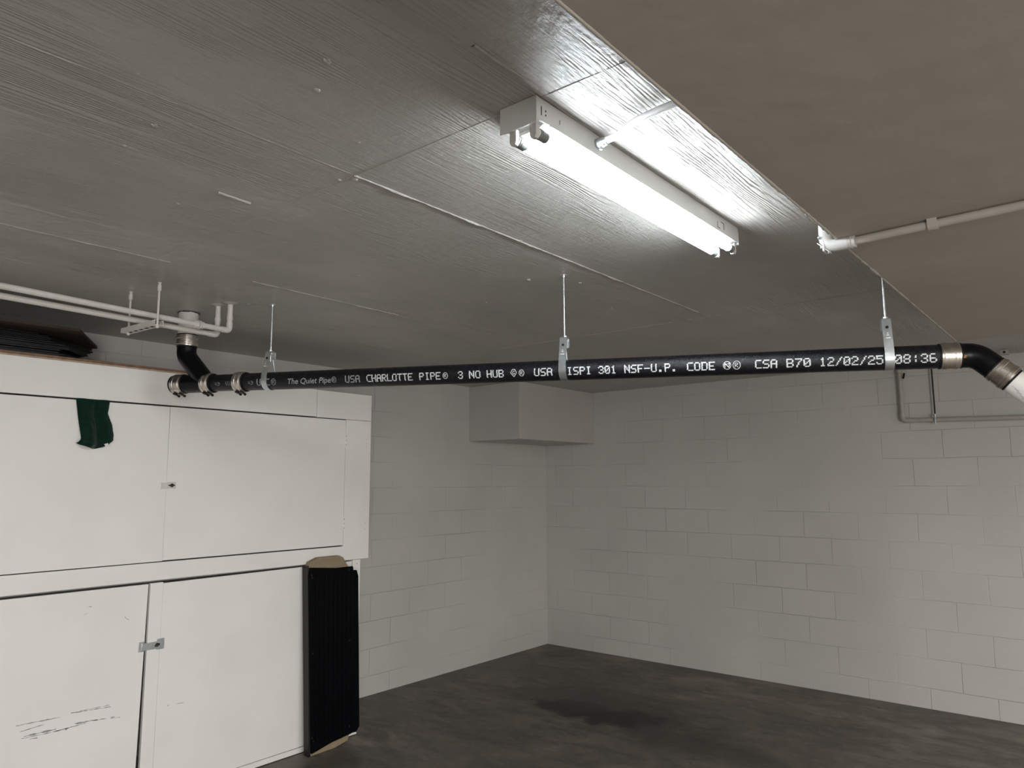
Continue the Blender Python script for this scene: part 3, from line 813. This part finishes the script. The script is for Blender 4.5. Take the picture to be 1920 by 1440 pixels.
for i, (rx, ry) in enumerate(((-3.147, 1.411), (-3.402, 1.399))):
    b = BM(); sweep(b, [(rx, ry, zs0 - .012), (rx, ry, HC)], .0048, 12); rod = obj('rod', b, M['pipe_paint'], tz)
    b = BM(); lathe(b, (rx, ry, HC), (0, 0, -1), [(0, .009), (.003, .009), (.0035, .006), (.010, .006), (.011, .0085), (.036, .0085), (.038, .006)], 12); obj('rod_coupling', b, M['pipe_paint'], rod)
    b = BM(); lathe(b, (rx, ry, zs0), (0, 0, -1), [(0, .010), (.002, .010), (.0022, .0075), (.010, .0075)], 6); obj('nut', b, M['pipe_paint'], rod, sharp=30)

# ------------------------------------------------------------------ conduit near the end wall
wc = thing('wall_conduit', 'grey conduit low under the ceiling by the end wall, turning down', 'conduit', (-1.19, 5.98, HC))
yw = 6.012
b = BM(); pts = fillet([(-1.19, yw, .795), (-1.19, yw, .436), (1.6, yw, .365)], .05, 10); sweep(b, pts, .0165, 20); obj('conduit_pipe', b, M['grey_paint'], wc)
b = BM(); ep = fillet([(-1.19, yw, .495), (-1.19, yw, .436), (-1.13, yw, .4345)], .035, 8); sweep(b, ep, .0195, 20); obj('elbow', b, M['grey_paint'], wc)
b = BM(); lathe(b, (-1.19, yw, .79), (0, 0, 1), [(0, .0175), (.002, .021), (.074, .021)], 20); obj('coupling', b, M['grey_paint'], wc)
b = BM(); obox(b, (-1.158, yw - .03, .765), Vector((.25, 0, 1)).normalized(), (0, 1, 0), Vector((-1, 0, .25)).normalized(), .042, .01, .012); obj('clip', b, M['void'], wc)
rh = thing('rod_hanger', 'thin dark rod and clamp holding the conduit by the end wall', 'pipe hanger', (-.978, yw - .006, HC))
b = BM(); sweep(b, [(-.978, yw - .006, .47), (-.978, yw - .006, HC)], .0055, 10); obj('rod', b, M['dark_metal'], rh)
b = BM(); lathe(b, (-.978, yw - .020, .400), (0, 0, 1), [(0, .008), (.035, .010), (.04, .008), (.062, .009), (.064, .014), (.070, .014)], 10); obj('clamp', b, M['steel'], rh)
b = BM(); box(b, -.537, -.490, 5.83, 5.88, HC - .034, HC)
box(b, -.543, -.484, 5.826, 5.884, HC - .003, HC)
br = tag(obj('ceiling_bracket', b, M['grey_paint'], None, bevel=.002), 'tiny square bracket on the ceiling right of the black elbow', 'bracket')
b = BM(); lathe(b, (-.513, 5.829, HC - .018), (0, -1, 0), [(0, .008), (.002, .008)], 12); obj('screw', b, M['void'], br)

# ------------------------------------------------------------------ storage cabinets
XU = -3.90                       # front plane
UY0, UY1 = -.62, 3.224
cu_ = thing('storage_cabinet', 'upper white plywood storage cabinet with a green cloth on its door', 'cabinet', (-4.2, 1.3, -.50))
XK = XA + .004
b = BM(); t_ = .018; XI = XU - .019
box(b, XK, XI, UY0, UY1, .572, .590); box(b, XK, XI, UY0, UY1, -.500, -.482); box(b, XK, XI, UY1 - t_, UY1, -.482, .572); box(b, XK, XI, UY0, UY0 + t_, -.482, .572)
box(b, XK, XK + .006, UY0 + t_, UY1 - t_, -.482, .572)
obj('carcass', b, M['paint'], cu_)
def panel(name, parent, x0, x1, y0, y1, z0, z1, bev=.0015, mat='paint'):
    b = BM(); box(b, x0, x1, y0, y1, z0, z1); return obj(name, b, M[mat], parent, bevel=bev)
panel('fascia', cu_, XI, XU, UY0, 2.779, .4150, .590); panel('fascia', cu_, XI, XU + .0005, 2.7825, UY1, .4125, .588)
panel('stile', cu_, XI, XU, 3.0145, UY1, -.5005, .4105)
panel('rail', cu_, XI, XU, UY0, 3.0145, -.5005, -.4095)
ud2 = panel('door', cu_, XI, XU + .001, 1.846, 3.0105, -.4025, .4070)
# the left door of the pair sits slightly open at its foot
b = BM(); vs = box(b, XI + .004, XU + .004, .672, 1.842, -.4035, .4065)
for v in vs:
    if v.co.z < CH: v.co.x += .012
ud1 = obj('door', b, M['paint'], cu_, bevel=.0015)
panel('door', cu_, XI, XU + .001, UY0, .668, -.4035, .4065)
b = BM()
box(b, XU + .004, XU + .012, 1.815, 1.8435, -.031, .003); box(b, XU + .001, XU + .003, 1.850, 1.898, -.030, .006)
for yy, zz in ((1.857, -.003), (1.857, -.024)): lathe(b, (XU + .002, yy, zz), (1, 0, 0), [(0, .003), (.0025, .003)], 10)
hp = obj('hasp', b, M['pipe_paint'], ud2, bevel=.001)
b = BM(); pts = arc((XU + .004, 1.874, -.012), (1, 0, 0), (0, 1, 0), .014, -PI / 2, PI / 2, 10); sweep(b, pts, .0032, 10); lathe(b, (XU + .002, 1.876, -.012), (1, 0, 0), [(0, .010), (.0025, .010)], 16); obj('staple', b, M['dark_metal'], hp)
for z0 in (.276, -.262):
    b = BM()
    for k in range(5): lathe(b, (XU + .003, 3.0125, z0 - .041 + k * .0165 - .0005), (0, 0, 1), [(0, .004), (.0145, .004)], 10)
    box(b, XU, XU + .0022, 2.985, 3.040, z0 - .041, z0 + .041)
    obj('hinge', b, M['paint'], ud2)
    b = BM()
    for k in range(3): box(b, XU + .0035, XU + .0074, 3.0105, 3.0130, z0 - .034 + k * .028, z0 - .028 + k * .028)
    obj_split('hinge_gap', b, M['void'], ud2)
b = BM()
for z0 in (.29, .262, .235, .05, -.18, -.27, -.31):
    lathe(b, (XU, 3.190 + random.uniform(-.006, .006), z0), (1, 0, 0), [(0, .0022), (.0006, .0022)], 8)
obj_split('nail_head', b, M['scuff'], cu_)

LY1 = 3.168; XL = -3.915
cl_ = thing('storage_cabinet', 'lower white plywood storage cabinet standing on the concrete floor', 'cabinet', (-4.2, 1.3, -CH))
XI2 = XL - .019
b = BM(); box(b, XK, XI2 - .09, UY0, LY1, -.522, -.504); box(b, XK, XI2, UY0, LY1, -1.585, -1.567); box(b, XK, XI2, LY1 - t_, LY1, -1.604, -.522); box(b, XK, XI2, UY0, UY0 + t_, -1.604, -.522)
box(b, XK, XK + .006, UY0 + t_, LY1 - t_, -1.567, -.522)
obj('carcass', b, M['paint'], cl_)
panel('corner_post', cl_, XI2, XL + .002, 3.106, LY1, -1.600, -.504)
panel('base_board', cl_, XI2, XL, UY0, 3.103, -1.602, -1.572)
panel('divider_strip', cl_, XI2, XL + .002, 1.802, 1.868, -1.568, -.515)
b = BM(); vs = box(b, XI2, XL, .60, 1.793, -1.568, -.5175)
for v in vs:
    if v.co.y > 1 + 0 and v.co.z < 1: v.co.y -= .012
ld1 = obj('door', b, M['paint'], cl_, bevel=.0015)
b = BM(); vs = box(b, XI2, XL, 1.8695, 3.100, -1.568, -.512)
for v in vs:
    if v.co.y < 2.2 and v.co.z > 1: v.co.z -= .009
ld2 = obj('door', b, M['paint'], cl_, bevel=.0015)
panel('door', cl_, XI2, XL, UY0, .595, -1.568, -.5175)
b = BM(); box(b, XL, XL + .0025, 1.760, 1.790, -.852, -.803); box(b, XL + .0025, XL + .006, 1.775, 1.872, -.848, -.812); box(b, XL + .002, XL + .0035, 1.850, 1.890, -.854, -.800)
hp2 = obj('hasp', b, M['steel'], ld1, bevel=.0012)
b = BM(); pts = arc((XL + .006, 1.852, -.829), (1, 0, 0), (0, .9, .3), .011, -PI / 2, PI / 2, 10); sweep(b, pts, .0042, 10); lathe(b, (XL + .006, 1.852, -.829), (1, 0, 0), [(0, .010), (.001, .010)], 12); obj('staple', b, M['dark_metal'], hp2)
b = BM()
for (yy, zz) in ((3.140, -.53), (3.130, -.80), (3.132, -.90), (3.135, -.62)):
    lathe(b, (XL + .002, yy, zz), (1, 0, 0), [(0, .0035), (.0008, .003)], 10)
obj_split('screw_head', b, M['scuff'], cl_)
# rubbed grey scrapes on the lower left door
b = BM()
def scrape(y0, z0, y1, z1, wd):
    n = max(3, int(abs(y1 - y0) / .012)); pr_ = None
    for i in range(n + 1):
        t = i / n; y = y0 + (y1 - y0) * t; z = z0 + (z1 - z0) * t + .002 * noise.noise(Vector((y * 60, z0 * 30, 1)))
        q = 1.6 * wd * max(0, .6 + 1.3 * noise.noise(Vector((y * 45, z0 * 50, 9))))
        cur = (b.verts.new(T((XL + .0004, y, z - q / 2))), b.verts.new(T((XL + .0004, y, z + q / 2 + .00005))))
        if pr_: b.faces.new((pr_[0], cur[0], cur[1], pr_[1]))
        pr_ = cur
def on_door(u, v):
    d = Vector(((u - 960), -(v - 720), F_PX)); dw = rt2 * d.x + up2 * d.y + fw * d.z; k = XL / dw.x; return dw.y * k, dw.z * k
for (u0, v0, u1, v1, wd) in ((30, 1361, 112, 1345, .003), (38, 1372, 90, 1356, .002), (45, 1381, 105, 1367, .005), (40, 1385, 120, 1368, .0025), (100, 1372, 160, 1356, .0035), (140, 1357, 215, 1344, .004),
                             (133, 1337, 208, 1325, .0028), (150, 1333, 205, 1322, .0022), (160, 1352, 225, 1345, .002), (55, 1386, 70, 1383, .005), (122, 1368, 135, 1362, .006)):
    y0, z0 = on_door(u0, v0); y1, z1 = on_door(u1, v1); scrape(y0, z0, y1, z1, wd)
for (u0, v0, u1, v1, wd) in ((155, 1153, 164, 1150, .0015), (166, 1138, 172, 1137, .0015), (234, 1156, 237, 1161, .003), (238, 1160, 242, 1163, .004)):
    y0, z0 = on_door(u0, v0); y1, z1 = on_door(u1, v1); scrape(y0, z0, y1, z1, wd)
obj_split('scuff_mark', b, M['scuff'], ld1)
b = BM()
for (u0, v0, u1, v1, wd) in ((330, 1320, 344, 1317, .002), (313, 1323, 317, 1322, .0015)):
    y0, z0 = on_door(u0, v0); y1, z1 = on_door(u1, v1); scrape(y0, z0, y1, z1, wd)
obj_split('scuff_mark', b, M['scuff'], ld2)

# ------------------------------------------------------------------ green cloth over the door
def cloth():
    NU, NVv = 40, 46; bm = BM(); g = []
    left = [(0, 1.377), (.25, 1.385), (.55, 1.396), (.88, 1.410), (1, 1.392)]
    right = [(0, 1.533), (.2, 1.527), (.3, 1.524), (.55, 1.545), (.8, 1.556), (.92, 1.553), (1, 1.538)]
    def lerp(tb, v):
        for (a, p), (c, q) in zip(tb, tb[1:]):
            if v <= c: return p + (q - p) * (v - a) / (c - a)
        return tb[-1][1]
    for j in range(NVv + 1):
        v = j / NVv; row = []
        for i in range(NU + 1):
            u = i / NU
            y = lerp(left, v) + (lerp(right, v) - lerp(left, v)) * u
            zbot = .194 - .026 * math.sin(PI * u) + .004 * u
            ztp = .4115 + .002 * math.sin(u * 9)
            z = ztp + (zbot - ztp) * v
            fold = .016 * math.sin(PI * u) * (.3 + .7 * v) + .013 * v * math.cos((u - .30) * 9.5) + .012 * v * math.cos((u - .78) * 11) - .020 * math.exp(-((u - .56 - .03 * v) / .055) ** 2) * (.35 + .65 * v)
            fold += .003 * noise.noise(Vector((u * 7, v * 6, 2)))
            hem = .010 * math.exp(-((v - .94) / .04) ** 2)
            x = XU + .0085 + .010 * (.3 + v) + max(-.004, fold) + hem
            row.append(bm.verts.new(T((x, y, z))))
        g.append(row)
    for r0, r1 in zip(g, g[1:]):
        for i in range(NU):
            f = bm.faces.new((r0[i], r0[i + 1], r1[i + 1], r1[i])); f.smooth = True
    # returns tucked over the door top and under the bottom hem
    back = [bm.verts.new(v.co + Vector((-.016, 0, .0005))) for v in g[0]]
    for i in range(NU): bm.faces.new((g[0][i], back[i], back[i + 1], g[0][i + 1]))
    bk = [bm.verts.new(Vector((XU + .010, v.co.y, v.co.z + .004 + .012 * math.sin(PI * k / NU)))) for k, v in enumerate(g[-1])]
    for i in range(NU): bm.faces.new((g[-1][i], g[-1][i + 1], bk[i + 1], bk[i]))
    return bm
cl = obj('green_cloth', cloth(), M['cloth'])
tag(cl, 'small dark green cloth tucked over the top of a cabinet door', 'cloth')
cl['label'] = 'small dark green cloth tucked over the top of a cabinet door'
md = cl.modifiers.new('solid', 'SOLIDIFY'); md.thickness = .0025; md.offset = 0
b = BM(); prism(b, [(XU + .052, 1.503, .192), (XU + .054, 1.520, .198), (XU + .054, 1.523, .186), (XU + .052, 1.510, .181)], (.0008, 0, 0)); obj('care_tag', b, M['tag'], cl)

# ------------------------------------------------------------------ sheets and panels lying on the cabinet
def slab(name, poly, z0, z1, mat, label, cat, group=None):
    b = BM(); prism(b, [(p[0], p[1], z0) for p in poly], (0, 0, z1 - z0)); o = obj(name, b, M[mat], None, bevel=.0006)
    return tag(o, label, cat, group)
slab('plywood_sheet', [(-3.906, .1), (-3.906, 1.935), (-4.50, 1.935), (-4.50, .1)], .5905, .5995, 'wood_light', 'pale-edged plywood sheet lying directly on the cabinet top', 'plywood sheet')
slab('plywood_sheet', [(-3.902, .1), (-3.902, 1.930), (-4.50, 1.930), (-4.50, .1)], .600, .6115, 'wood_raw', 'brown-edged plywood sheet under the black sheets', 'plywood sheet')
z = .612
NS = 12
for i in range(NS):
    fr = i / (NS - 1)
    th = .0088
    xf = -3.925 + random.uniform(-.014, .008) - .03 * (fr > .85)
    yc_ = 1.30 + .10 * math.sin(fr * PI * .8) * random.uniform(.5, 1) - .12 * fr + random.uniform(-.02, .02)
    tip = 1.43 + .10 * min(1, fr * 1.3) + random.uniform(-.012, .012)
    if i == 3: yc_, tip = 1.30, 1.40
    poly = [(xf, .05), (xf, yc_), (xf - .10 - .14 * fr, tip), (xf - .30, tip + .02 - .1), (-4.48, 1.40), (-4.48, .05)]
    slab('black_sheet', poly, z, z + th - .0016, 'blacksheet', 'thin black sheet with a pointed end in the pile on the cabinet', 'sheet', 'black sheets piled on the cabinet'); z += th + .0004
slab('hardboard', [(-3.80, .05), (-3.79, 1.335), (-4.215, 1.578), (-4.48, 1.40), (-4.48, .05)], .7245, .7385, 'brownboard', 'dark brown board topmost on the black sheets, overhanging them', 'board')

# ------------------------------------------------------------------ black panel leaning on the cabinet
lp = thing('leaning_panel', 'tall black ribbed panel around tan cardboard leaning on the lower cabinet', 'panel', (-3.85, 2.93, -CH))
def LP(y, z, dpt):
    """point on the leaning board: y along, z up, dpt = distance out from its back plane"""
    k = (z + CH) / 1.15
    xb_ = -3.862 + (-3.898 + 3.862) * k
    sk = -.035 * k * 0
    return Vector((xb_ + dpt, y + sk, z))
def extr(bm, poly, d0, d1):
    a = [bm.verts.new(T(LP(y, z, d0))) for y, z in poly]; c = [bm.verts.new(T(LP(y, z, d1))) for y, z in poly]
    bm.faces.new(a[::-1]); bm.faces.new(c)
    for i in range(len(a)): bm.faces.new((a[i], a[(i + 1) % len(a)], c[(i + 1) % len(a)], c[i]))
b = BM(); extr(b, [(2.748, -CH + .001), (2.93, -CH + .001), (3.03, -1.585), (3.055, -1.50), (3.045, -.56), (2.985, -.475), (2.955, -.462), (2.80, -.462), (2.735, -.485), (2.715, -.54)], .002, .038)
obj('cardboard_core', b, M['card'], lp, bevel=.002)
b = BM()
extr(b, [(2.722, -.515), (2.93, -.535), (3.055, -.535), (3.058, -.560), (3.085, -.562), (3.098, -.60), (3.110, -1.520), (3.085, -1.548), (3.055, -1.545), (3.045, -1.548), (2.90, -1.562), (2.757, -1.590), (2.745, -1.555), (2.712, -.56)], .038, .052)
fp = obj('front_shell', b, M['blackplastic'], lp, bevel=.003)
b = BM()
for k in range(9):
    y = 2.775 + k * .034
    extr(b, [(y, -1.54), (y + .012, -1.54), (y + .010, -.56), (y - .002, -.56)], .0515, .0560)
obj_split('rib', b, M['blackplastic'], fp, bevel=.002)
b = BM(); extr(b, [(2.738, -CH + .003), (2.750, -CH + .003), (2.722, -.505), (2.708, -.505)], -.002, .050)
obj('side_flange', b, M['greyplastic'], lp, bevel=.002)
b = BM(); extr(b, [(3.070, -1.53), (3.112, -1.52), (3.102, -.585), (3.060, -.57)], .020, .040)
obj('edge_flange', b, M['blackplastic'], lp, bevel=.002)
b = BM()
for (y, z_) in ((2.738, -.56), (2.742, -.575), (3.02, -.555), (2.755, -1.50), (2.765, -1.52), (2.752, -1.02), (3.03, -.99), (3.03, -1.50), (3.02, -1.52)):
    q = LP(y, z_, .052); lathe(b, q, (1, 0, 0), [(0, .005), (.003, .005), (.0035, .003)], 12)
obj_split('boss', b, M['greyplastic'], lp)
